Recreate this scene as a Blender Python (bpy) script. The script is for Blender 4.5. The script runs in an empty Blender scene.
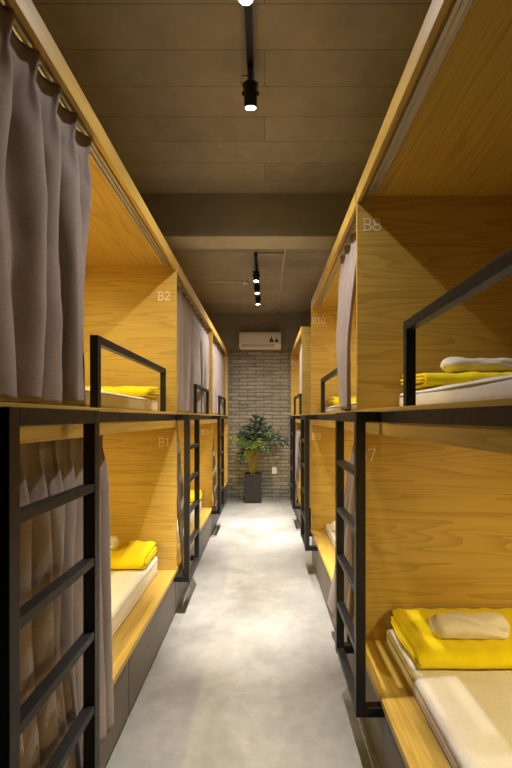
import bpy, math, random
from mathutils import Vector, noise, Matrix
PI = math.pi
S = bpy.context.scene
COL = S.collection
H = 1.503                       # eye height

# ------------------------------------------------------------------ mesh helpers
class MB:
    def __init__(self): self.v = []; self.f = []
    def box(self, x0, x1, y0, y1, z0, z1):
        if x0 > x1: x0, x1 = x1, x0
        b = len(self.v)
        self.v += [(x, y, z) for z in (z0, z1) for (x, y) in ((x0, y0), (x1, y0), (x1, y1), (x0, y1))]
        self.f += [tuple(b+i for i in q) for q in
                   ((3, 2, 1, 0), (4, 5, 6, 7), (0, 1, 5, 4), (1, 2, 6, 5), (2, 3, 7, 6), (3, 0, 4, 7))]
        return self
    def tube(self, pts, r, n=10, cap=True):
        pts = [Vector(p) for p in pts]; b = len(self.v); m = len(pts)
        rr = r if isinstance(r, (list, tuple)) else [r]*m
        d0 = (pts[1]-pts[0]).normalized()
        up = Vector((0, 0, 1)) if abs(d0.z) < .9 else Vector((1, 0, 0))
        for i, p in enumerate(pts):
            d = (pts[min(i+1, m-1)]-pts[max(i-1, 0)]).normalized()
            a = d.cross(up)
            if a.length < 1e-4: a = d.cross(Vector((0, 1, 0)))
            a.normalize(); c = a.cross(d).normalized()
            for k in range(n):
                t = 2*PI*k/n
                self.v.append(tuple(p+(a*math.cos(t)+c*math.sin(t))*rr[i]))
        for i in range(m-1):
            for k in range(n):
                k2 = (k+1) % n
                self.f.append((b+i*n+k, b+i*n+k2, b+(i+1)*n+k2, b+(i+1)*n+k))
        if cap:
            self.f.append(tuple(b+k for k in reversed(range(n))))
            self.f.append(tuple(b+(m-1)*n+k for k in range(n)))
        return self
    def lathe(self, c, prof, n=24, axis='z'):
        b = len(self.v); c = Vector(c)
        for (r, h) in prof:
            for k in range(n):
                t = 2*PI*k/n
                self.v.append((c.x+r*math.cos(t), c.y+r*math.sin(t), c.z+h))
        for i in range(len(prof)-1):
            for k in range(n):
                k2 = (k+1) % n
                self.f.append((b+i*n+k, b+i*n+k2, b+(i+1)*n+k2, b+(i+1)*n+k))
        self.f.append(tuple(b+k for k in reversed(range(n))))
        self.f.append(tuple(b+(len(prof)-1)*n+k for k in range(n)))
        return self
    def grid(self, fn, nu, nv):
        b = len(self.v)
        for i in range(nu+1):
            for j in range(nv+1): self.v.append(tuple(fn(i/nu, j/nv)))
        for i in range(nu):
            for j in range(nv):
                a = b+i*(nv+1)+j
                self.f.append((a, a+nv+1, a+nv+2, a+1))
        return self
    def poly(self, pts):
        b = len(self.v); self.v += [tuple(p) for p in pts]; self.f.append(tuple(range(b, b+len(pts)))); return self
    def build(self, name, m, parent=None, smooth=False, bevel=0, fix=True):
        me = bpy.data.meshes.new(name)
        off = parent_loc(parent)
        me.from_pydata([(x-off[0], y-off[1], z-off[2]) for x, y, z in self.v], [], self.f)
        if fix:
            import bmesh
            bm = bmesh.new(); bm.from_mesh(me); bmesh.ops.recalc_face_normals(bm, faces=bm.faces); bm.to_mesh(me); bm.free()
        me.materials.append(m)
        if smooth:
            for p in me.polygons: p.use_smooth = True
        o = bpy.data.objects.new(name, me); COL.objects.link(o)
        if parent: o.parent = parent
        if bevel:
            md = o.modifiers.new('bevel', 'BEVEL'); md.width = bevel; md.segments = 2; md.limit_method = 'ANGLE'
        return o
def parent_loc(p):
    t = Vector((0, 0, 0))
    while p is not None: t += p.location; p = p.parent
    return t
def tag(o, label=None, cat=None, group=None, kind=None):
    if label: o['label'] = label
    if cat: o['category'] = cat
    if group: o['group'] = group
    if kind: o['kind'] = kind
    return o
def thing(name, loc, label, cat, group=None):
    o = bpy.data.objects.new(name, None); COL.objects.link(o); o.location = loc
    o.empty_display_size = .1
    return tag(o, label, cat, group)
def struct(name, mb, m): return tag(mb.build(name, m), kind='structure')

# ------------------------------------------------------------------ materials
def new_mat(name, col=(.5, .5, .5), rough=.6, metal=0, spec=.5):
    m = bpy.data.materials.new(name); m.use_nodes = True
    b = m.node_tree.nodes['Principled BSDF']
    b.inputs['Base Color'].default_value = (*col, 1); b.inputs['Roughness'].default_value = rough
    b.inputs['Metallic'].default_value = metal; b.inputs['Specular IOR Level'].default_value = spec
    return m
def N(m, typ, **kw):
    n = m.node_tree.nodes.new(typ)
    for k, v in kw.items(): setattr(n, k, v)
    return n
def L(m, a, b): m.node_tree.links.new(a, b)
def bs(m): return m.node_tree.nodes['Principled BSDF']
def math_n(m, op, a, b=None, c=None):
    n = N(m, 'ShaderNodeMath', operation=op)
    for i, x in enumerate((a, b, c)):
        if x is None: continue
        if isinstance(x, (int, float)): n.inputs[i].default_value = x
        else: L(m, x, n.inputs[i])
    return n.outputs[0]
def ramp(m, fac, stops):
    r = N(m, 'ShaderNodeValToRGB'); e = r.color_ramp.elements
    while len(e) < len(stops): e.new(.5)
    for el, (p, c) in zip(e, stops): el.position = p; el.color = (*c, 1)
    L(m, fac, r.inputs[0]); return r.outputs[0]
def mapped(m, scale, rnd=True):
    tc = N(m, 'ShaderNodeTexCoord'); mp = N(m, 'ShaderNodeMapping'); mp.inputs['Scale'].default_value = scale
    if rnd:
        oi = N(m, 'ShaderNodeObjectInfo'); va = N(m, 'ShaderNodeVectorMath', operation='ADD')
        ml = math_n(m, 'MULTIPLY', oi.outputs['Random'], 17.3)
        cb = N(m, 'ShaderNodeCombineXYZ')
        for i in range(3): L(m, ml, cb.inputs[i])
        L(m, tc.outputs['Object'], va.inputs[0]); L(m, cb.outputs[0], va.inputs[1]); L(m, va.outputs[0], mp.inputs[0])
    else: L(m, tc.outputs['Object'], mp.inputs[0])
    return mp.outputs[0]
def noise_n(m, vec, scale, detail=4, rough=.55, dist=0):
    n = N(m, 'ShaderNodeTexNoise'); n.inputs['Scale'].default_value = scale; n.inputs['Detail'].default_value = detail
    n.inputs['Roughness'].default_value = rough; n.inputs['Distortion'].default_value = dist
    L(m, vec, n.inputs['Vector']); return n.outputs['Fac']
def bump(m, h, strength=.2, dist=.01):
    b = N(m, 'ShaderNodeBump'); b.inputs['Strength'].default_value = strength; b.inputs['Distance'].default_value = dist
    L(m, h, b.inputs['Height']); L(m, b.outputs[0], bs(m).inputs['Normal'])

def wood(name, axis, light=(.60, .40, .090), dark=(.36, .222, .036)):
    m = new_mat(name, rough=.42)
    def sc(al, ac): v = [ac]*3; v[axis] = al; return v
    n1 = noise_n(m, mapped(m, sc(.42, 6.5)), 1.0, 2.2, .45, .2)
    rings = math_n(m, 'FRACT', math_n(m, 'MULTIPLY', n1, 15))
    fib = noise_n(m, mapped(m, sc(2.5, 150)), 1.0, 3)
    broad = noise_n(m, mapped(m, sc(.8, 5)), 1.0, 2)
    t = math_n(m, 'ADD', math_n(m, 'MULTIPLY', math_n(m, 'POWER', rings, 2.6), .36),
               math_n(m, 'ADD', math_n(m, 'MULTIPLY', fib, .35), math_n(m, 'MULTIPLY', broad, .3)))
    L(m, ramp(m, t, [(.18, light), (.85, dark)]), bs(m).inputs['Base Color'])
    bump(m, fib, .06, .002)
    return m
W_ACROSS = wood('oak_grain_across', 0)
W_ALONG = wood('oak_grain_along', 1)

def concrete(name, c1, c2, rough=.75):
    m = new_mat(name, rough=rough)
    a = noise_n(m, mapped(m, (1, 1, 1), False), 1.6, 6, .62, .4); b = noise_n(m, mapped(m, (1, 1, 1), False), 14, 5, .6)
    t = math_n(m, 'ADD', math_n(m, 'MULTIPLY', a, .75), math_n(m, 'MULTIPLY', b, .25))
    L(m, ramp(m, t, [(.33, c1), (.68, c2)]), bs(m).inputs['Base Color'])
    return m, b
FLOOR, fb = concrete('polished_concrete', (.20, .19, .175), (.38, .37, .35), .42)
def floor_detail(m):
    v = mapped(m, (1, 1, 1), False)
    a = noise_n(m, v, 2.3, 9, .72, 1.2); rr = ramp(m, a, [(.3, (.34, .34, .34)), (.7, (.6, .6, .6))]); L(m, rr, bs(m).inputs['Roughness'])
    bump(m, fb, .05, .004)
    src = bs(m).inputs['Base Color'].links[0].from_socket      # fine scuffs and pale scratches
    n = noise_n(m, mapped(m, (1.2, 6, 1), False), 3.1, 8, .75, 2.0)
    f = ramp(m, n, [(.60, (0, 0, 0)), (.72, (1, 1, 1))])
    mx = N(m, 'ShaderNodeMixRGB'); mx.inputs[2].default_value = (.68, .67, .65, 1)
    L(m, math_n(m, 'MULTIPLY', f, .35), mx.inputs[0]); L(m, src, mx.inputs[1]); L(m, mx.outputs[0], bs(m).inputs['Base Color'])
floor_detail(FLOOR)

def board_concrete(name, c1, c2, rot=False):
    m, b = concrete(name, c1, c2, .85)
    src = bs(m).inputs['Base Color'].links[0].from_socket
    br = N(m, 'ShaderNodeTexBrick'); L(m, mapped(m, (1, 1, 1), False), br.inputs['Vector'])
    br.inputs['Scale'].default_value = 1; br.inputs['Brick Width'].default_value = 2.3; br.inputs['Row Height'].default_value = .235
    br.inputs['Mortar Size'].default_value = .0035; br.inputs['Mortar Smooth'].default_value = .4
    br.inputs['Color1'].default_value = (1.07, 1.07, 1.05, 1); br.inputs['Color2'].default_value = (.9, .9, .9, 1); br.inputs['Mortar'].default_value = (.6, .58, .55, 1)
    mx = N(m, 'ShaderNodeMixRGB', blend_type='MULTIPLY'); mx.inputs[0].default_value = 1
    L(m, src, mx.inputs[1]); L(m, br.outputs['Color'], mx.inputs[2]); L(m, mx.outputs[0], bs(m).inputs['Base Color'])
    bump(m, math_n(m, 'SUBTRACT', math_n(m, 'MULTIPLY', b, .4), br.outputs['Fac']), .25, .006)
    return m
CEIL = board_concrete('board_formed_concrete', (.30, .25, .192), (.45, .385, .305))
BEAM, bb = concrete('smooth_concrete', (.27, .24, .19), (.39, .35, .29), .8); bump(BEAM, bb, .2, .004)

def brick(name):
    m = new_mat(name, rough=.85)
    tc = N(m, 'ShaderNodeTexCoord'); sp = N(m, 'ShaderNodeSeparateXYZ'); cb = N(m, 'ShaderNodeCombineXYZ')
    L(m, tc.outputs['Object'], sp.inputs[0]); L(m, sp.outputs[0], cb.inputs[0]); L(m, sp.outputs[2], cb.inputs[1])
    br = N(m, 'ShaderNodeTexBrick'); wn = N(m, 'ShaderNodeTexNoise'); wn.inputs['Scale'].default_value = 5; L(m, tc.outputs['Object'], wn.inputs['Vector'])
    wv = N(m, 'ShaderNodeVectorMath', operation='MULTIPLY_ADD'); wv.inputs[1].default_value = (.02, .035, 0); L(m, wn.outputs['Color'], wv.inputs[0]); L(m, cb.outputs[0], wv.inputs[2]); L(m, wv.outputs[0], br.inputs['Vector'])
    br.inputs['Scale'].default_value = 1; br.inputs['Brick Width'].default_value = .30; br.inputs['Row Height'].default_value = .068
    br.inputs['Mortar Size'].default_value = .010; br.inputs['Mortar Smooth'].default_value = .6; br.inputs['Bias'].default_value = -.2
    br.inputs['Color1'].default_value = (.34, .318, .262, 1); br.inputs['Color2'].default_value = (.255, .238, .195, 1); br.inputs['Mortar'].default_value = (.15, .138, .112, 1)
    n = noise_n(m, mapped(m, (.35, 1, 2.6), False), 9, 6)
    mx = N(m, 'ShaderNodeMixRGB', blend_type='MULTIPLY'); mx.inputs[0].default_value = .9
    L(m, br.outputs['Color'], mx.inputs[1]); L(m, ramp(m, n, [(.3, (.55, .55, .55)), (.7, (1.1, 1.1, 1.1))]), mx.inputs[2])
    L(m, mx.outputs[0], bs(m).inputs['Base Color'])
    bump(m, math_n(m, 'SUBTRACT', math_n(m, 'MULTIPLY', n, 1.2), br.outputs['Fac']), .7, .014)
    return m
BRICK = brick('painted_brick')
LIT_UNDERSIDE, sb_ = concrete('lit_underside_concrete', (.44, .39, .30), (.60, .54, .43), .8)  # beam concrete made paler: light bounced off the floor, put into the colour
PLASTER = new_mat('dark_plaster', (.05, .047, .042), .9)

def fabric(name, c1, c2, weave=260, wr=.0, rough=.9):
    m = new_mat(name, rough=rough, spec=.15)
    a = noise_n(m, mapped(m, (weave*.25, weave*.25, weave)), 1, 2); b = noise_n(m, mapped(m, (3, 3, 3)), 1, 4)
    t = math_n(m, 'ADD', math_n(m, 'MULTIPLY', a, .5), math_n(m, 'MULTIPLY', b, .5))
    L(m, ramp(m, t, [(.3, c1), (.7, c2)]), bs(m).inputs['Base Color'])
    bump(m, math_n(m, 'ADD', math_n(m, 'MULTIPLY', a, .15), math_n(m, 'MULTIPLY', noise_n(m, mapped(m, (5, 9, 5)), 1.2, 3), wr)), .35, .01)
    bs(m).inputs['Sheen Weight'].default_value = .12
    return m
CURTAIN = fabric('curtain_cloth', (.235, .19, .18), (.33, .275, .26))
SHEET = fabric('white_sheet', (.72, .67, .62), (.82, .78, .73), 300, 1.2)
PIPING_PALE = fabric('pale_piping', (.56, .52, .48), (.66, .62, .57))
PIPING = fabric('grey_piping', (.30, .27, .25), (.38, .35, .33))
BLANKET = fabric('yellow_quilt', (.80, .62, .006), (.90, .72, .012), 220, 1.0)
TOWEL = fabric('towel_terry', (.66, .58, .52), (.80, .73, .66), 420, .6)
TOWEL2 = fabric('towel_white', (.66, .61, .57), (.78, .74, .70), 420, .6)
BLACK = new_mat('black_steel', (.014, .013, .0135), .42, 0, .35)
nb = noise_n(BLACK, mapped(BLACK, (1, 1, 1)), 40, 3); L(BLACK, ramp(BLACK, nb, [(.3, (.36,)*3), (.7, (.52,)*3)]), bs(BLACK).inputs['Roughness'])
BLACKP = new_mat('black_lamp_paint', (.008, .008, .008), .5)
ALU = new_mat('aluminium_rail', (.62, .58, .52), .35, .6)
DRAWER = new_mat('taupe_laminate', (.135, .112, .092), .5)
nd = noise_n(DRAWER, mapped(DRAWER, (2, 2, 20)), 2, 4); L(DRAWER, ramp(DRAWER, nd, [(.3, (.125, .103, .084)), (.7, (.15, .125, .103))]), bs(DRAWER).inputs['Base Color'])
PLINTH = new_mat('dark_plinth', (.02, .018, .016), .7)
NUMBER = new_mat('pale_lettering', (.80, .68, .52), .6)
WHITE = new_mat('white_plastic', (.74, .71, .66), .4)
GREYP = new_mat('grey_louver', (.38, .35, .31), .5)
STICK = new_mat('sticker_green', (.02, .06, .03), .5)
CONDUIT = new_mat('pale_conduit', (.80, .75, .64), .6)
POT = new_mat('charcoal_pot', (.022, .019, .020), .55)
npot = noise_n(POT, mapped(POT, (1, 1, 1)), 60, 3); bump(POT, npot, .2, .003)
SOIL = new_mat('soil', (.03, .02, .012), 1)
def leaf_mat(name, a, b):
    m = new_mat(name, rough=.38)
    L(m, ramp(m, noise_n(m, mapped(m, (1, 1, 1)), 8, 3), [(.3, a), (.7, b)]), bs(m).inputs['Base Color'])
    return m
LEAF_D = leaf_mat('dark_leaf', (.006, .019, .007), (.012, .038, .011))
LEAF_Y = leaf_mat('yellow_green_leaf', (.10, .14, .012), (.22, .24, .025))
LEAF_M = leaf_mat('mid_leaf', (.035, .075, .012), (.075, .12, .018))
STEM = leaf_mat('stem', (.26, .22, .03), (.38, .32, .06))
def emit(name, col, st):
    m = new_mat(name, (0, 0, 0)); b = bs(m); b.inputs['Emission Color'].default_value = (*col, 1); b.inputs['Emission Strength'].default_value = st
    return m
LENS = emit('lamp_lens', (1, .93, .82), 30)
READLENS = emit('reading_lamp_lens', (1, .72, .35), 6)

# ------------------------------------------------------------------ setting
XL, XR = -.6675, .4805
BW = 1.15
WL, WR, Y0, Y1, ZC = XL-BW-.02, XR+BW+.02, -1.3, 7.50, 3.40
struct('floor', MB().box(WL-.1, WR+.1, Y0-.1, Y1+.1, -.1, 0), FLOOR)
struct('ceiling', MB().box(WL-.1, WR+.1, Y0-.1, Y1+.1, ZC, ZC+.1), CEIL)
struct('wall_left', MB().box(WL-.1, WL, Y0-.1, Y1+.1, 0, ZC), PLASTER)
struct('wall_right', MB().box(WR, WR+.1, Y0-.1, Y1+.1, 0, ZC), PLASTER)
struct('wall_back', MB().box(WL, WR, Y1, Y1+.1, 0, ZC), BRICK)
struct('wall_front', MB().box(WL, WR, Y0-.1, Y0, 0, ZC), PLASTER)
struct('ceiling_beam', MB().box(WL, WR, 3.47, 3.73, 3.04, ZC), BEAM)
struct('lit_underside_1', MB().box(WL, WR, 3.472, 3.728, 3.034, 3.04), LIT_UNDERSIDE)  # thin strip added so the beam's underside looks lit from below
struct('wall_beam', MB().box(WL, WR, Y1-.025, Y1, 2.76, ZC), BEAM)

# ------------------------------------------------------------------ lettering
def arc(cx, cy, rx, ry, a0, a1, n=10):
    return [(cx+rx*math.cos(math.radians(a0+(a1-a0)*i/n)), cy+ry*math.sin(math.radians(a0+(a1-a0)*i/n))) for i in range(n+1)]
GL = {
 'B': [[(.12, 0), (.12, 1)], [(0, 1), (.38, 1)]+arc(.38, .76, .24, .24, 90, -90)+[(.12, .52)], [(.38, .52)]+arc(.40, .26, .28, .26, 90, -90)+[(0, 0)]],
 '1': [[(.1, .8), (.3, 1), (.3, 0)], [(.08, 0), (.52, 0)]],
 '2': [arc(.32, .72, .28, .28, 170, -20)+[(.05, .04), (.05, 0), (.62, 0), (.62, .14)]],
 '3': [arc(.3, .75, .26, .25, 150, -90)+[(.2, .5)], arc(.3, .25, .3, .25, 90, -150)],
 '4': [[(.46, 0), (.46, 1), (.0, .32), (.66, .32)], [(.3, 0), (.62, 0)]],
 '5': [[(.56, 1), (.12, 1), (.1, .56)]+arc(.3, .3, .3, .3, 110, -150)],
 '6': [arc(.34, .6, .3, .4, 60, 190)+arc(.34, .28, .3, .28, 180, -180, 16)],
 '7': [[(.02, .84), (.02, 1), (.6, 1), (.24, 0)]],
 '8': [arc(.32, .75, .25, .25, -90, 270, 18), arc(.32, .25, .31, .25, 90, 450, 18)],
 '9': [arc(.32, .7, .28, .3, 0, 360, 18)+arc(.3, .4, .3, .4, 20, -120)],
 '0': [arc(.32, .5, .3, .5, 0, 360, 22)],
}
def number(text, xc, y, z, h, parent):
    """text lies on a panel facing the camera, xc/z its centre"""
    mb = MB(); adv = [(.86 if c != '1' else .7) for c in text]; tot = sum(adv)-.2
    x = xc-tot*h/2; w = .060*h
    for c, a in zip(text, adv):
        y -= .00004
        for pl in GL[c]:
            for (ax, ay), (bx, by) in zip(pl[:-1], pl[1:]):
                p = Vector((x+ax*h, z-h/2+ay*h)); q = Vector((x+bx*h, z-h/2+by*h)); d = q-p
                if d.length < 1e-6: continue
                d.normalize(); n = Vector((-d.y, d.x))*w; p = p-d*w*.5; q = q+d*w*.5
                pts = [p+n, p-n, q-n, q+n]
                b = len(mb.v); y -= .00001
                mb.v += [(u.x, y, u.y) for u in pts]+[(u.x, y+.0012, u.y) for u in pts]
                mb.f += [(b, b+1, b+2, b+3), (b+7, b+6, b+5, b+4)]+[(b+i, b+4+i, b+4+(i+1) % 4, b+(i+1) % 4) for i in range(4)]
        x += a*h
    o = mb.build('bunk_number', NUMBER, parent); tag(o, 'pale painted number '+text); return o

# ------------------------------------------------------------------ bunks
ZB, ZS, ZT = .345, 1.542, 2.70            # lower bed board, upper bed board, top
def bunk(s, Xf, a, Lb, label, guard, lad, nums, numx, numz, lamps):
    """s side sign, Xf front plane, a near end, Lb length"""
    t = thing('bunk_bed', (s*(abs(Xf)+BW/2), a+Lb/2, 0), label, 'bunk bed', 'wooden bunk beds along the aisle')
    F = abs(Xf); X = lambda d: s*(F+d)
    tp = .0175; yi, yo = a+tp, a+Lb-tp
    bx = lambda m, d0, d1, y0, y1, z0, z1: m.box(X(d0), X(d1), y0, y1, z0, z1)
    for y, d0 in ((a+.005, .010), (a+Lb-tp, 0)):
        bx(MB(), d0, BW, y, (a+tp if d0 else y+tp), ZB-.03, ZT).build('end_panel', W_ACROSS, t, bevel=.0015)
    bx(MB(), BW-.015, BW, yi, yo, .0, ZT-.045).build('back_panel', W_ALONG, t)
    bx(MB(), 0, BW-.015, yi, yo, ZB-.03, ZB).build('lower_bed_board', W_ALONG, t, bevel=.002)
    bx(MB(), .025, BW-.015, yi, yo, 1.49, ZS-.0005).build('upper_bed_board', W_ALONG, t)
    bx(MB(), 0, .025, yi, yo, 1.43, ZS).build('upper_bed_edge', W_ALONG, t, bevel=.002)
    bx(MB(), .02, BW-.0, yi, yo, ZT-.045, ZT-.001).build('roof_board', W_ALONG, t)
    bx(MB(), 0, .02, yi, yo, ZT-.08, ZT).build('roof_edge', W_ALONG, t, bevel=.002)
    bx(MB(), -.003, 0, a+.002, a+Lb-.002, 1.484, 1.527).build('steel_beam', BLACK, t, bevel=.0015)
    m = MB(); bx(m, .045, BW-.02, a+.001, a+Lb-.001, 0, .028); bx(m, .03, .045, a+.001, a+Lb-.001, .028, ZB-.031)
    m.build('plinth', PLINTH, t)
    ym = (yi+yo)/2
    for y0, y1 in ((a+.003, ym-.005), (ym+.005, a+Lb-.003)):
        bx(MB(), .010, .03, y0, y1, .022, ZB-.042).build('drawer', DRAWER, t, bevel=.0015)
    for zt in (1.49, ZT-.045):
        m = MB(); bx(m, .043, .087, yi+.03, yo-.03, zt-.005, zt)
        for d in (.043, .062, .083): bx(m, d, d+.004, yi+.03, yo-.03, zt-.018, zt-.005)
        m.build('curtain_rail', ALU, t)
    # guard rail: a bent square tube standing on the upper board
    g0, g1 = guard; zt = 1.836; w = .033
    m = MB(); bx(m, .003, .036, g0, g0+w, ZS, zt); bx(m, .003, .036, g1-w, g1, ZS, zt); bx(m, .003, .036, g0+w, g1-w, zt-w, zt)
    m.build('guard_rail', BLACK, t, bevel=.002)
    # ladder: square tube frame standing proud of the front
    l0, l1 = lad; o0, o1 = -.105, -.065; zl, zh = .272, 1.527; w = .04
    m = MB()
    for y in (l0, l1-w): 
        bx(m, o0, o1, y, y+w, zl, zh); bx(m, o1, -.0032, y, y+w, zh-.043, zh); bx(m, o1, .0095, y, y+w, zl, zl+w)
    bx(m, o0, o1, l0+w, l1-w, zh-.043, zh)
    ld = m.build('ladder', BLACK, t, bevel=.002)
    for z in (1.283, 1.038, .793, .548, .303):
        bx(MB(), o0+.002, o1-.002, l0+w, l1-w, z-.026, z).build('rung', BLACK, ld, bevel=.0015)
    for (txt, z) in zip(nums, numz):
        number(txt, X(numx if s < 0 or z > 2 else .052), yo-.0015, z, .060, t)
    for zl_ in lamps:                          # small reading lamp at the head of the bed
        c = (X(BW-.15), yi+.75, zl_-.02)
        lm = MB().lathe((c[0], c[1], zl_-.03), [(.05, .03), (.055, .012), (.05, 0)]).build('reading_lamp', WHITE, t, True)
        MB().lathe((c[0], c[1], zl_-.034), [(.042, .005), (.042, 0)]).build('lamp_diffuser', READLENS, lm)
        ld_ = bpy.data.lights.new('reading_light', 'AREA'); ld_.shape = 'DISK'; ld_.size = .09; ld_.color = (1, .90, .46) if s > 0 else (1, .84, .24); ld_.energy = LAMP_W*(1 if s > 0 else 1.25 if zl_ < 2 else 1.15)
        lo = bpy.data.objects.new('reading_light', ld_); COL.objects.link(lo); lo.location = (c[0], c[1], zl_-.04)
    return t
LAMP_W = 11.5
LL, LR = 2.157, 2.097
AL = [.9705+2.16*i for i in range(3)]
AR = [.0505, 2.1505, 5.385]
left_n = (('B1', 'B2'), ('B3', 'B4'), ('B5', 'B6')); right_n = (('B7', 'B8'), ('B9', 'B10'), ('B11', 'B12'))
lab_l = ['oak bunk bed on the left nearest the camera, numbered B1 below and B2 above',
         'oak bunk bed on the left after B1 and B2, its upper berth curtained off',
         'oak bunk bed at the far end of the left row against the brick wall']
lab_r = ['oak bunk bed on the right nearest the camera, numbered B7 below and B8 above',
         'oak bunk bed on the right beyond B8, its panel numbered B10',
         'narrow sliver of oak bunk bed at the far end of the right row']
ZLOW, ZUP = 1.49, ZT-.045
for i in range(3):
    a = AL[i]
    bunk(-1, XL, a, LL, lab_l[i], (a+(.68 if i == 0 else .92), a+1.825), (a-.066, a+.43), left_n[i], .095, (1.317, 2.425), (ZLOW, ZUP))
for i in range(3):
    a = AR[i]
    ld = (a+1.63, a+2.127) if i < 2 else (a+.12, a+.617)
    bunk(1, XR, a, LR, lab_r[i], (a+.30, a+1.38), ld, right_n[i], .078, (1.308, 2.505), (ZLOW, ZUP) if i else (ZLOW,))

# ------------------------------------------------------------------ curtains
def sm(a, b, x): t = min(1, max(0, (x-a)/(b-a))); return t*t*(3-2*t)
def curtain(s, Xf, top, bot, z0, z1, n, amp, d_fn, label, group, seed, hem=.0, bulge=0):
    rnd = random.Random(seed); F = abs(Xf)
    fa = [rnd.uniform(.45, 1.25) for _ in range(n+3)]; fb = [rnd.uniform(-.5, .5) for _ in range(n+3)]
    hgt = z1-z0; hv = .085/hgt                      # gathered header
    def fn(u, v):
        z = z1+(z0-z1)*v
        y0 = top[0]+(bot[0]-top[0])*v**1.3; y1 = top[1]+(bot[1]-top[1])*v**1.3
        low = sm(hv, .55, v); head = 1-sm(hv*.5, hv*1.6, v)
        uw = u+low*(.95/n)*noise.noise(Vector((u*n*.5, v*.9, seed)))
        q = max(0, min(n, uw*n)); k = int(q); fr = q-k
        A = fa[k]*(1-fr)+fa[k+1]*fr
        c = abs(math.cos(PI*q))
        pinched = 2*c**5-1+.35*math.sin(6*PI*q+.5)*c  # narrow pleats with gaps between
        lobe = 2*c**1.15-1                             # broad rounded lobes, sharp valleys
        kk = sm(hv*.9, hv*3.2, v)
        f = pinched*(1-kk)+lobe*kk*(1-.25*low)
        f = f*((.40+.55*kk)*(1-low)+(.35+.75*A)*low)
        f += low*.55*math.sin(PI*q*.85+seed+1.2*v)+low*.30*noise.noise(Vector((u*n*1.1, v*2.5, seed+7)))
        f += .10*noise.noise(Vector((u*n*3, v*9, seed+2)))*low
        waist = 1-.45*math.exp(-((v-hv)/(hv*.45))**2)
        aa = (amp[0]*(1-v)+amp[1]*v)*waist*(1+bulge*math.sin(PI*min(1, v/.85))**2)
        d = d_fn(u, v)-aa*max(-1.0, min(1.0, f*.85))
        w = (y1-y0)/n
        yy = y0+(y1-y0)*u+w*(.14*math.sin(2*PI*q)*(kk*.9-.6*(1-kk))*min(1, A))+w*.5*low*noise.noise(Vector((u*n*.5, v*1.3, seed+4)))
        yy = min(max(yy, min(top[0], bot[0])), y1+.02)
        zz = z+(hem*math.sin(PI*q+1) if v > .97 else 0)-.004*(1-c)*(1-sm(0, hv, v))
        return (s*(F+d), yy, zz)
    o = MB().grid(fn, n*22, 64).build('curtain', CURTAIN, None, True, fix=False)
    md = o.modifiers.new('thick', 'SOLIDIFY'); md.thickness = .003; md.offset = 0
    tag(o, label, 'curtain', group)
    for i in range(n):                              # a hook at each pleat
        y = top[0]+(top[1]-top[0])*min(.985, max(.015, (i+.0)/n)); d = d_fn(i/n, 0)
        x = s*(F+d)
        MB().tube([(x, y, z1-.03), (x+.004, y, z1-.004), (x, y, z1+.008)], .0028, 6).build('hook', WHITE, o, True)
    return o
GU, GLo = 'taupe curtains of the upper berths', 'taupe curtains of the lower berths'
ZU0, ZU1 = ZS+.010, ZT-.072
ZL1 = 1.465
d_up = lambda u, v: .065-.012*v
d_low = lambda u, v: .065-.10*v**1.15
G1 = lambda u, v: .046+.020*sm(0, .25, v)
curtain(-1, XL, (1.0, 1.645), (1.0, 1.69), ZU0, ZU1, 5, (.050, .058), G1,
        'large taupe curtain hanging at the left edge in front of upper berth B2', GU, 3, .004)
curtain(-1, XL, (1.0, 1.83), (1.0, 1.65), .25, ZL1, 8, (.032, .022), d_low,
        'taupe curtain behind the nearest left ladder, drawn across lower berth B1', GLo, 11, .01, .45)
d_back = lambda u, v: .062
curtain(-1, XL, (3.16, 5.235), (3.16, 5.235), ZU0, ZU1, 11, (.036, .028), d_back,
        'wide taupe curtain closing the upper berth after B2 on the left', GU, 5, .003)
curtain(-1, XL, (3.16, 3.42), (3.16, 3.46), .21, ZL1, 4, (.022, .018), d_low,
        'narrow bunched taupe curtain behind the second left ladder', GLo, 6, .008, .3)
curtain(-1, XL, (5.315, 7.38), (5.315, 7.36), ZU0, ZU1, 10, (.036, .028), d_back,
        'pale lit curtain on the upper berth at the far end of the left row', GU, 8, .003)
curtain(-1, XL, (5.32, 5.58), (5.32, 5.60), .21, ZL1, 4, (.022, .018), d_low,
        'narrow bunched taupe curtain behind the farthest left ladder', GLo, 9, .008, .3)
curtain(1, XR, (2.185, 2.86), (2.185, 2.45), ZU0, ZU1, 4, (.030, .018), lambda u, v: .060-.084*sm(.0, .72, v),
        'bunched pale curtain hanging beside the B8 panel on the right upper berth', GU, 13, .004)
curtain(1, XR, (2.185, 2.42), (2.185, 2.84), .21, ZL1, 5, (.022, .020), d_low,
        'taupe curtain behind the big right ladder, hanging out over the drawers', GLo, 14, .012, .6)
curtain(1, XR, (5.45, 6.1), (5.45, 6.1), ZU0, ZU1, 6, (.026, .020), lambda u, v: .063,
        'pale curtain on the upper berth at the far end of the right row', GU, 15, .003)
curtain(1, XR, (5.9, 6.6), (5.9, 6.7), .21, ZL1, 7, (.022, .018), d_low,
        'taupe curtain on the lower berth at the far end of the right row', GLo, 16, .008, .6)

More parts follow.
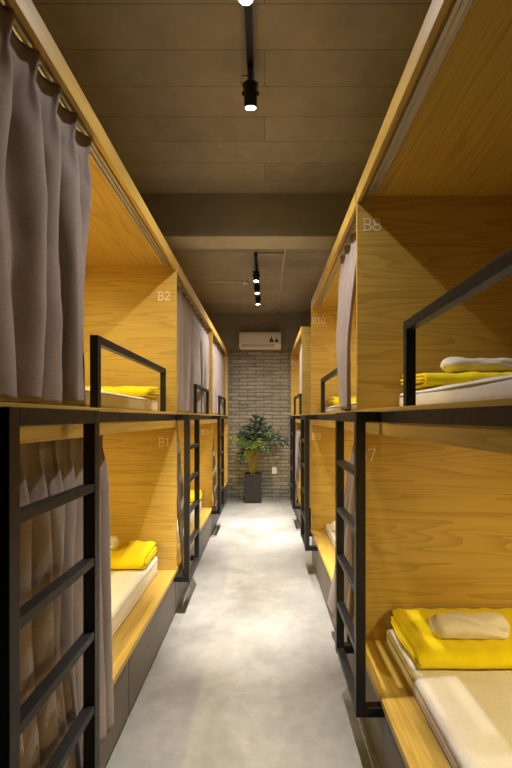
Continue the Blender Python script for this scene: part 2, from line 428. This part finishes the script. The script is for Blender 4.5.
# ------------------------------------------------------------------ bedding
def soft_box(x0, x1, y0, y1, z0, z1, r, seed, amp=.004, nx=26, ny=50, nz=5, taper=0):
    """rounded slab, subdivided and wrinkled; top wrinkles only"""
    mb = MB(); cx, cy, cz = (x0+x1)/2, (y0+y1)/2, (z0+z1)/2; hx, hy, hz = (x1-x0)/2, (y1-y0)/2, (z1-z0)/2
    def rnd_pt(x, y, z):
        p = Vector((x, y, z)); q = Vector((max(-hx+r, min(hx-r, x)), max(-hy+r, min(hy-r, y)), max(-hz+r, min(hz-r, z))))
        d = p-q
        if d.length > 1e-9: p = q+d.normalized()*r
        w = noise.noise(Vector((p.x*3, p.y*7, seed)))+.6*noise.noise(Vector((p.x*9+p.y*4, p.y*5, seed+3)))
        top = 1 if p.z > hz*.2 else 0
        sd = noise.noise(Vector((p.y*6, p.z*20, seed+9)))
        ax = amp*sd*1.2*(1 if abs(p.x) > hx-r*.6 else 0)
        return (cx+p.x-math.copysign(abs(ax), p.x)*(1 if ax else 0), cy+p.y, cz+p.z+(amp*w-amp)*top)
    def face(f, a, b): mb.grid(f, a, b)
    L_ = lambda h, t: -h+2*h*t
    face(lambda u, v: rnd_pt(L_(hx, u), L_(hy, v), hz), nx, ny); face(lambda u, v: rnd_pt(L_(hx, u), L_(hy, v), -hz), nx, ny)
    face(lambda u, v: rnd_pt(-hx, L_(hy, u), L_(hz, v)), ny, nz); face(lambda u, v: rnd_pt(hx, L_(hy, u), L_(hz, v)), ny, nz)
    face(lambda u, v: rnd_pt(L_(hx, u), -hy, L_(hz, v)), nx, nz); face(lambda u, v: rnd_pt(L_(hx, u), hy, L_(hz, v)), nx, nz)
    return mb
def weld(o):
    import bmesh
    bm = bmesh.new(); bm.from_mesh(o.data); bmesh.ops.remove_doubles(bm, verts=bm.verts, dist=.0004)
    bmesh.ops.recalc_face_normals(bm, faces=bm.faces); bm.to_mesh(o.data); bm.free()
    for p in o.data.polygons: p.use_smooth = True
def mattress(s, Xf, a, Lb, zb, th, d0, label, seed):
    F = abs(Xf); xa, xb = s*(F+d0), s*(F+BW-.03)
    x0, x1 = min(xa, xb), max(xa, xb); y0, y1 = a+.035, a+Lb-.035
    t = thing('mattress', ((x0+x1)/2, (y0+y1)/2, zb), label, 'mattress', 'mattresses in white sheets')
    o = soft_box(x0, x1, y0, y1, zb+.001, zb+th, .022, seed).build('sheet', SHEET, t); weld(o)
    m = MB(); e = s*(F+d0-.001)
    for z in (zb+th-.020, zb+.016):
        m.tube([(e+.003*s+.0015*math.sin(y*9+z*30), y, z-.003+.003*noise.noise(Vector((y*5, z, seed)))) for y in [y0+.03+(y1-y0-.06)*i/40 for i in range(41)]], .0042, 6)
    m.build('piping', PIPING if s > 0 else PIPING_PALE, t, True)
    return t
def blanket(x0, x1, y0, y1, z0, z1, side, label, seed, slant=0):
    """quilt folded into nested Us that open to the panel, fold towards the camera"""
    mb = MB(); rnd = random.Random(seed); nx = 34
    hz = (z1-z0)/2; cz = (z0+z1)/2
    def U(ro, ri, ys, y_end, jag):
        prof = []
        yc = ys+ro
        def path(r, rev):
            p = []
            for i in range(9): p.append((y_end+(yc-y_end)*i/8, r))
            for i in range(1, 12): t = PI*i/12; p.append((yc-r*math.sin(t)*1.0, r*math.cos(t)))
            for i in range(9): p.append((yc+(y_end-yc)*i/8, -r))
            return p[::-1] if rev else p
        prof = path(ro, False)+path(ri, True)
        b = len(mb.v); n = len(prof)
        for i in range(nx+1):
            u = i/nx
            pull = .012*noise.noise(Vector((seed, u*3, jag)))
            edge = min(u, 1-u)*nx; sh = 1-.12*max(0, 1-edge/1.5)
            for (y, z) in prof:
                x = x0+(x1-x0)*u+(jag if (u < .02 or u > .98) else 0)*0
                x += (-1 if u < .5 else 1)*(.013 if jag == 4 else 0)*max(0, 1-edge/5)
                x += .012*noise.noise(Vector((y*8, z*14, seed+5)))*max(0, 1-edge/6)
                w = .0065*noise.noise(Vector((x*9, y*5, seed)))+.004*noise.noise(Vector((x*24, y*8, seed+1)))
                q = .004*math.sin(x*2*PI/.11)*(1 if z > 0 else .4)
                tp_ = .70+.30*min(1, max(0, (y-y0)/(y1-y0)))
                zz = z0+(hz+z*sh)*tp_+(w+q if z > -hz*.5 else 0)*(abs(z)/hz)
                mb.v.append((x, y+pull+slant*(x-x0), max(z0+.0005, zz)))
        for i in range(nx):
            for k in range(n):
                k2 = (k+1) % n
                mb.f.append((b+i*n+k, b+i*n+k2, b+(i+1)*n+k2, b+(i+1)*n+k))
        for base in (b, b+nx*n):
            m2 = n//2
            for k in range(m2-1):
                mb.f.append((base+k, base+k+1, base+n-2-k, base+n-1-k))
    g = hz*.085
    U(hz, hz*.50+g, y0, y1, 1); U(hz*.50-g, hz*.03, y0+hz*.50+.006, y1-.012, 4)
    o = mb.build('folded_blanket', BLANKET, None, True)
    md = o.modifiers.new('soft', 'SUBSURF'); md.levels = 1; md.render_levels = 1
    tag(o, label, 'blanket', 'folded yellow blankets'); return o
def towel(x0, x1, yc, z0, r, label, mat, seed):
    mb = MB(); nx, nt = 46, 40
    def fn(u, v):
        t = 2*PI*v; e = min(u, 1-u)
        rr = r*(1-(1-min(1, e/.13))**2.4*.62) if e < .13 else r
        th0 = 1.0+2.6*u; dlt = ((t-th0) % (2*PI))/(2*PI)
        step = 1+.20*(1-dlt)-.10
        crease = -.30*math.exp(-(dlt/.04)**2)-.16*math.exp(-((1-dlt)/.03)**2)
        rr *= step+crease+.13*noise.noise(Vector((u*6, math.cos(t)*1.5, math.sin(t)*1.5+seed)))
        y = yc+rr*math.cos(t)*1.12; z = z0+r*.92+rr*math.sin(t)*.95
        return (x0+(x1-x0)*u, y, max(z0+.001, z))
    mb.grid(fn, nx, nt)
    mb.poly([fn(0, k/nt) for k in range(nt)]); mb.poly([fn(1, k/nt) for k in range(nt)])
    o = mb.build('rolled_towel', mat, None); weld(o)
    md = o.modifiers.new('soft', 'SUBSURF'); md.levels = 1; md.render_levels = 1
    tag(o, label, 'towel', 'rolled towels'); return o
DL, DR = .13, .138
mattress(-1, XL, AL[0], LL, ZB, .125, DL, 'white sheeted mattress in lower berth B1 on the left', 1)
mattress(-1, XL, AL[0], LL, ZS, .10, DL, 'white sheeted mattress in upper berth B2 behind the guard rail', 2)
mattress(-1, XL, AL[1], LL, ZB, .125, DL, 'white sheeted mattress in the lower berth after B1 on the left', 3)
mattress(1, XR, AR[0], LR, ZB, .08, DR, 'large white sheeted mattress in lower berth B7 at bottom right', 4)
mattress(1, XR, AR[0], LR, ZS, .092, .205, 'white sheeted mattress in upper berth B8 at the right edge', 5)
mattress(1, XR, AR[1], LR, ZB, .08, DR, 'white sheeted mattress in the lower berth beyond B7 on the right', 6)
mattress(1, XR, AR[1], LR, ZS, .075, DR, 'white sheeted mattress in upper berth B10', 7)
e = .002
blanket(-1.40, -.81, 2.74, 3.06, ZB+.125+e, .588, 1, 'yellow folded blanket on the bed in lower berth B1', 21)
blanket(-1.40, -.785, 2.76, 3.06, ZS+.10+e, 1.735, 1, 'yellow folded blanket behind the left guard rail in upper berth B2', 22)
blanket(-1.42, -.80, 4.93, 5.235, ZB+.125+e, .588, 1, 'small yellow folded blanket in the lower berth past the second left ladder', 23)
blanket(.650, 1.32, 1.72, 2.105, ZB+.08+e, .530, -1, 'large yellow folded blanket under the rolled towel in lower berth B7', 24)
blanket(.695, 1.32, 1.76, 2.09, ZS+.092+e, 1.722, -1, 'yellow folded blanket under the white towel in upper berth B8', 25)
blanket(.655, 1.32, 3.87, 4.195, ZS+.075+e, 1.72, -1, 'yellow folded blanket behind the guard rail in upper berth B10', 26)
towel(.755, 1.105, 1.865, .508, .054, 'beige rolled towel on the big yellow blanket in lower berth B7', TOWEL, 1)
towel(-1.30, -1.03, 2.89, .575, .05, 'beige rolled towel on the yellow blanket in lower berth B1', TOWEL, 2)
towel(.84, 1.22, 1.95, 1.716, .038, 'white rolled towel on the yellow blanket in upper berth B8', TOWEL2, 3)
towel(.635, .80, 3.88, ZB+.085, .05, 'small white rolled towel beside the curtain in the lower berth beyond B7', TOWEL2, 4)

# ------------------------------------------------------------------ track lights
def track(x, y0, y1, label):
    t = thing('light_track', (x, (y0+y1)/2, ZC), label, 'light track', 'black ceiling light tracks')
    m = MB().box(x-.017, x+.017, y0, y1, ZC-.036, ZC); m.box(x-.017, x-.007, y0, y1, ZC-.042, ZC-.036); m.box(x+.007, x+.017, y0, y1, ZC-.042, ZC-.036)
    m.build('rail', BLACKP, t, bevel=.001)
    for y in (y0, y1): MB().box(x-.019, x+.019, y-.006, y+.006, ZC-.044, ZC).build('end_cap', BLACKP, t, bevel=.001)
def spot(x, y, tilt, label, power=1, beam=1):
    t = thing('spotlight', (x, y, ZC-.044), label, 'spotlight', 'black track spotlights')
    z = ZC-.044
    MB().box(x-.014, x+.014, y-.05, y+.05, z-.022, z).build('track_adapter', BLACKP, t, bevel=.002)
    m = MB().tube([(x, y, z-.02), (x, y, z-.075)], .008, 12)
    m.box(x-.040, x-.036, y-.009, y+.009, z-.125, z-.058); m.box(x+.036, x+.040, y-.009, y+.009, z-.125, z-.058); m.box(x-.04, x+.04, y-.009, y+.009, z-.066, z-.058)
    m.build('yoke', BLACKP, t, bevel=.001)
    piv = Vector((x, y, z-.115)); R = Matrix.Rotation(tilt, 3, 'X')
    def xf(mb): mb.v = [tuple(piv+R @ (Vector(p)-piv)) for p in mb.v]; return mb
    h = xf(MB().lathe((x, y, z-.180), [(.030, .004), (.034, 0), (.034, .105), (.030, .117), (.012, .122)], 28)).build('lamp_head', BLACKP, t, False, bevel=.001)
    xf(MB().lathe((x, y, z-.1825), [(.027, .003), (.027, 0)], 24)).build('lens', LENS, h)
    for sx in (-1, 1):
        m = xf(MB().tube([(x+sx*.034, y, z-.115), (x+sx*.046, y, z-.115)], .009, 12)); m.build('pivot_knob', BLACKP, t)
    pts = [Vector((x-.010, y, z-.02)), Vector((x-.045, y+.005, z-.015)), Vector((x-.050, y+.01, z-.05)), Vector((x-.030, y+.01, z-.085)), Vector((x-.012, y+.005, z-.075))]
    MB().tube(pts, .0025, 6).build('cable', BLACKP, t, True)
    for nm, W, ang in (('spot_beam', BEAM_W, BEAM_A), ('spot_spill', SPILL_W, SPILL_A)):
        ld = bpy.data.lights.new(nm, 'SPOT'); ld.energy = W*power*(beam if nm == 'spot_beam' else 1); ld.spot_size = math.radians(ang); ld.spot_blend = 1; ld.shadow_soft_size = .022; ld.color = (1, .94, .85)
        lo = bpy.data.objects.new(nm, ld); COL.objects.link(lo)
        lo.location = piv+R @ Vector((0, 0, -.072)); lo.rotation_euler = (tilt, 0, 0)
BEAM_W, BEAM_A, SPILL_W, SPILL_A = 400, 38, 70, 142
track(-.075, -.3, 2.26, 'black ceiling light track nearest the camera, running in from the top edge')
track(-.10, 4.71, 6.12, 'short black ceiling light track beyond the concrete beam')
spot(-.075, 1.635, .0, 'black spotlight at the top edge of the picture, only its lit lens showing', .66, .6)
spot(-.075, 2.20, math.radians(18.5), 'black spotlight at the end of the near ceiling track', 1, 1.6)
spot(-.10, 5.03, 0, 'nearest of three black spotlights beyond the concrete beam', 1.3, .75)
spot(-.10, 5.52, 0, 'middle of three black spotlights beyond the concrete beam', 1.3, .75)
spot(-.095, 6.05, math.radians(6), 'farthest of three black spotlights, closest to the air conditioner', 1.3, .75)

# ------------------------------------------------------------------ conduits
tag(MB().tube([(.232, 3.74, ZC-.011), (.232, Y1-.03, ZC-.011)], .009, 10).build('conduit', CONDUIT, None, True),
    'long pale conduit running along the ceiling towards the air conditioner', 'conduit', 'pale ceiling conduits')
tag(MB().tube([(-.083, 4.73, ZC-.011), (.222, 4.73, ZC-.011)], .009, 10).build('conduit', CONDUIT, None, True),
    'short pale conduit joining the far light track to the long conduit', 'conduit', 'pale ceiling conduits')
tag(MB().tube([(-1.0, 5.69, ZC-.011), (-.305, 5.69, ZC-.011)], .009, 10).build('conduit', CONDUIT, None, True),
    'pale conduit crossing the ceiling from the left row to the round box', 'conduit', 'pale ceiling conduits')
jb = MB().lathe((-.265, 5.69, ZC-.04), [(.034, .0), (.038, .004), (.038, .0395)], 20).build('junction_box', CONDUIT, None)
tag(jb, 'small round junction box on the ceiling left of the far spotlights', 'junction box')

# ------------------------------------------------------------------ air conditioner
def aircon():
    x0, x1, zb, zt, yb = -.452, .293, 2.735, 3.035, Y1-.0251
    t = thing('air_conditioner', ((x0+x1)/2, yb, zb), 'white wall mounted air conditioner above the brick wall at the end', 'air conditioner')
    prof = [(yb, zt), (yb-.15, zt), (yb-.195, zt-.02), (yb-.205, zt-.06), (yb-.205, zb+.09), (yb-.19, zb+.055), (yb-.155, zb+.03), (yb-.10, zb), (yb, zb)]
    m = MB(); n = len(prof); m.v = [(x0, y, z) for y, z in prof]+[(x1, y, z) for y, z in prof]
    m.f = [tuple(range(n)), tuple(range(2*n-1, n-1, -1))]+[(i, (i+1) % n, n+(i+1) % n, n+i) for i in range(n)]
    b = m.build('body', WHITE, t, bevel=.006)
    m = MB(); m.poly([(x0+.04, yb-.200, zb+.072), (x1-.11, yb-.200, zb+.072), (x1-.11, yb-.160, zb+.030), (x0+.04, yb-.160, zb+.030)])
    o = m.build('louver', GREYP, t); md = o.modifiers.new('t', 'SOLIDIFY'); md.thickness = .008; md.offset = 0
    m = MB().box(x0+.01, x1-.01, yb-.2065, yb-.2055, zb+.098, zb+.101); m.build('panel_seam', GREYP, t)
    for cx, w, h in ((.125, .085, .115), (.215, .07, .09)):
        m = MB(); y = yb-.2062; z = zb+.105
        pts = [(cx-w*.5, z), (cx+w*.5, z), (cx+w*.42, z+h*.35), (cx+w*.15, z+h*.5), (cx, z+h), (cx-w*.2, z+h*.55), (cx-w*.45, z+h*.3)]
        m.v = [(a, y, c) for a, c in pts]+[(a, y+.0012, c) for a, c in pts]; k = len(pts)
        m.f = [tuple(range(k)), tuple(range(2*k-1, k-1, -1))]+[(i, (i+1) % k, k+(i+1) % k, k+i) for i in range(k)]
        m.build('sticker', STICK, t)
aircon()
# ------------------------------------------------------------------ outlet
t = thing('wall_outlet', (.183, Y1, .534), 'white wall outlet on the brick wall right of the plant', 'outlet')
MB().box(.138, .228, Y1-.010, Y1-.0005, .474, .592).build('cover_plate', WHITE, t, bevel=.003)
for z in (.507, .555):
    o = MB().box(.160, .206, Y1-.0125, Y1-.0102, z-.016, z+.016).build('socket', WHITE, t, bevel=.001)
    for dx in (-.009, .009): MB().box(.183+dx-.002, .183+dx+.002, Y1-.0135, Y1-.0126, z-.007, z+.007).build('slot', PLINTH, o)

# ------------------------------------------------------------------ plant
def plant():
    px, py = -.205, 7.325
    t = thing('potted_plant', (px, py, 0), 'leafy green plant in a tall charcoal pot before the brick wall', 'potted plant')
    def frus(m, a, b, z0, z1, inv=False):
        k = len(m.v); m.v += [(px+sx*w, py+sy*w, z) for w, z in ((a, z0), (b, z1)) for sx, sy in ((-1, -1), (1, -1), (1, 1), (-1, 1))]
        m.f += [(k+i, k+(i+1) % 4, k+4+(i+1) % 4, k+4+i) for i in range(4)]; return k
    m = MB(); k = frus(m, .140, .150, 0, .51); m.f.append((k+3, k+2, k+1, k)); k2 = frus(m, .120, .132, .44, .51)
    m.f.append((k2, k2+1, k2+2, k2+3)); m.f += [(k+4+i, k+4+(i+1) % 4, k2+4+(i+1) % 4, k2+4+i) for i in range(4)]
    m.build('pot', POT, t, bevel=.004)
    m = MB(); m.grid(lambda u, v: (px-.125+.25*u, py-.125+.25*v, .478+.014*noise.noise(Vector((u*5, v*5, 2)))), 12, 12); m.build('soil', SOIL, t, True)
    K = 7.27/410
    P = lambda x, y, dy=0: Vector(((x-264.5)*K, py-.03+dy, H+(417.5-y)*K))
    leaves = [  # base px, tip px, base dy, tip dy, width, droop, material
        ((254, 441), (263, 416), 0, .04, .26, .02, LEAF_D), ((255, 441), (256, 414), -.03, -.08, .27, .02, LEAF_D),
        ((259, 440), (288, 438), 0, -.08, .24, .07, LEAF_D), ((248, 442), (229, 436), .02, .05, .15, .06, LEAF_Y),
        ((250, 440), (239, 430), -.02, -.10, .22, .05, LEAF_D), ((247, 446), (240, 459), -.05, -.14, .20, .03, LEAF_D),
        ((256, 443), (269, 449), -.04, -.16, .17, .05, LEAF_M), ((253, 445), (246, 453), -.05, -.16, .17, .05, LEAF_Y),
        ((252, 440), (248, 424), .03, .10, .24, .03, LEAF_D), ((257, 441), (271, 425), .02, .09, .20, .03, LEAF_D),
        ((251, 442), (250, 446), -.08, -.30, .22, .04, LEAF_M), ((255, 443), (259, 444), -.06, -.28, .20, .05, LEAF_Y),
        ((248, 441), (236, 441), -.03, -.18, .18, .06, LEAF_M), ((259, 438), (279, 432), .02, .06, .2, .05, LEAF_M)]
    rnd = random.Random(4)
    for i, (b, e, bd, td, wd, dr, mt) in enumerate(leaves):
        B, E = P(*b, bd), P(*e, td)
        root = Vector((px+rnd.uniform(-.045, .05), py+rnd.uniform(-.05, .03), .48)); mid = root.lerp(B, .55)+Vector((rnd.uniform(-.02, .02), -.01, .05))
        pts = [root.lerp(mid, q).lerp(mid.lerp(B, q), q) for q in [j/10 for j in range(11)]]
        st = MB().tube(pts, [.011-.006*j/10 for j in range(11)], 8).build('stem', STEM, t, True)
        d = E-B; ln = d.length; d.normalize()
        side = d.cross(Vector((0, -1, .35))); side = side.normalized() if side.length > .05 else Vector((1, 0, 0)); nrm = side.cross(d).normalized()
        if nrm.z < 0: nrm = -nrm
        mid_at = lambda q: B+d*ln*q+nrm*(dr*math.sin(q*PI*.8))-Vector((0, 0, dr*1.2*q*q))
        mb = MB()
        def blade(p0, dirv, length, w, curl, axis):
            n = 7; k = len(mb.v)
            for j in range(n+1):
                q = j/n; c = p0+dirv*length*q-Vector((0, 0, curl*q*q))+nrm*.012*math.sin(q*PI)
                ww = w*math.sin(PI*min(1, .12+q*.88))**.7*(1 if q < .999 else .05)
                mb.v += [tuple(c+axis*ww), tuple(c+nrm*-.003), tuple(c-axis*ww)]
            for j in range(n):
                o = k+3*j; mb.f += [(o, o+1, o+4, o+3), (o+1, o+2, o+5, o+4)]
        nl = 5
        for j in range(nl):
            q = .04+.82*j/(nl-1); ls = .88*wd*(.55+.75*math.sin(PI*min(1, .25+q*.72)))*.62
            for sg in (-1, 1):
                ang = math.radians(78-48*q); dv = (d*math.cos(ang)+side*sg*math.sin(ang)).normalized()
                ax = nrm.cross(dv).normalized()
                blade(mid_at(q), dv, ls*rnd.uniform(.8, 1.15), .021, .05*ls/.2, ax)
        blade(mid_at(.80), d, ln*.28, .018, .01, side)
        k = len(mb.v); n = 8                                    # web along the midrib
        for j in range(n+1):
            q = j/n; c = mid_at(q); ww = .028*math.sin(PI*(.15+.8*q)); mb.v += [tuple(c+side*ww), tuple(c-nrm*.004), tuple(c-side*ww)]
        for j in range(n): o = k+3*j; mb.f += [(o, o+1, o+4, o+3), (o+1, o+2, o+5, o+4)]
        for j, vv in enumerate(mb.v):                           # keep clear of the wall
            if vv[1] > Y1-.012: mb.v[j] = (vv[0], Y1-.012, vv[2])
        lf = mb.build('leaf', mt, st, True, fix=False)
        md = lf.modifiers.new('t', 'SOLIDIFY'); md.thickness = .0012
plant()

# ------------------------------------------------------------------ world, camera, view
w = bpy.data.worlds.new('World'); S.world = w; w.use_nodes = True
w.node_tree.nodes['Background'].inputs[0].default_value = (0, 0, 0, 1)
cam = bpy.data.cameras.new('camera'); co = bpy.data.objects.new('camera', cam); COL.objects.link(co)
co.location = (0, 0, H); co.rotation_euler = (PI/2, 0, 0)
cam.sensor_fit = 'VERTICAL'; cam.sensor_height = 36; cam.lens = 410/768*36
cam.shift_x = -8.5/768; cam.shift_y = 33.5/768; cam.clip_start = .05
S.camera = co
S.view_settings.view_transform = 'Standard'; S.view_settings.look = 'None'; S.view_settings.gamma = 1
S.view_settings.exposure = .7
S.view_settings.use_curve_mapping = False
S.cycles.max_bounces = 10; S.cycles.diffuse_bounces = 7; S.cycles.glossy_bounces = 4
S.cycles.sample_clamp_indirect = 6; S.cycles.use_denoising = True
S.cycles.caustics_reflective = False; S.cycles.caustics_refractive = False
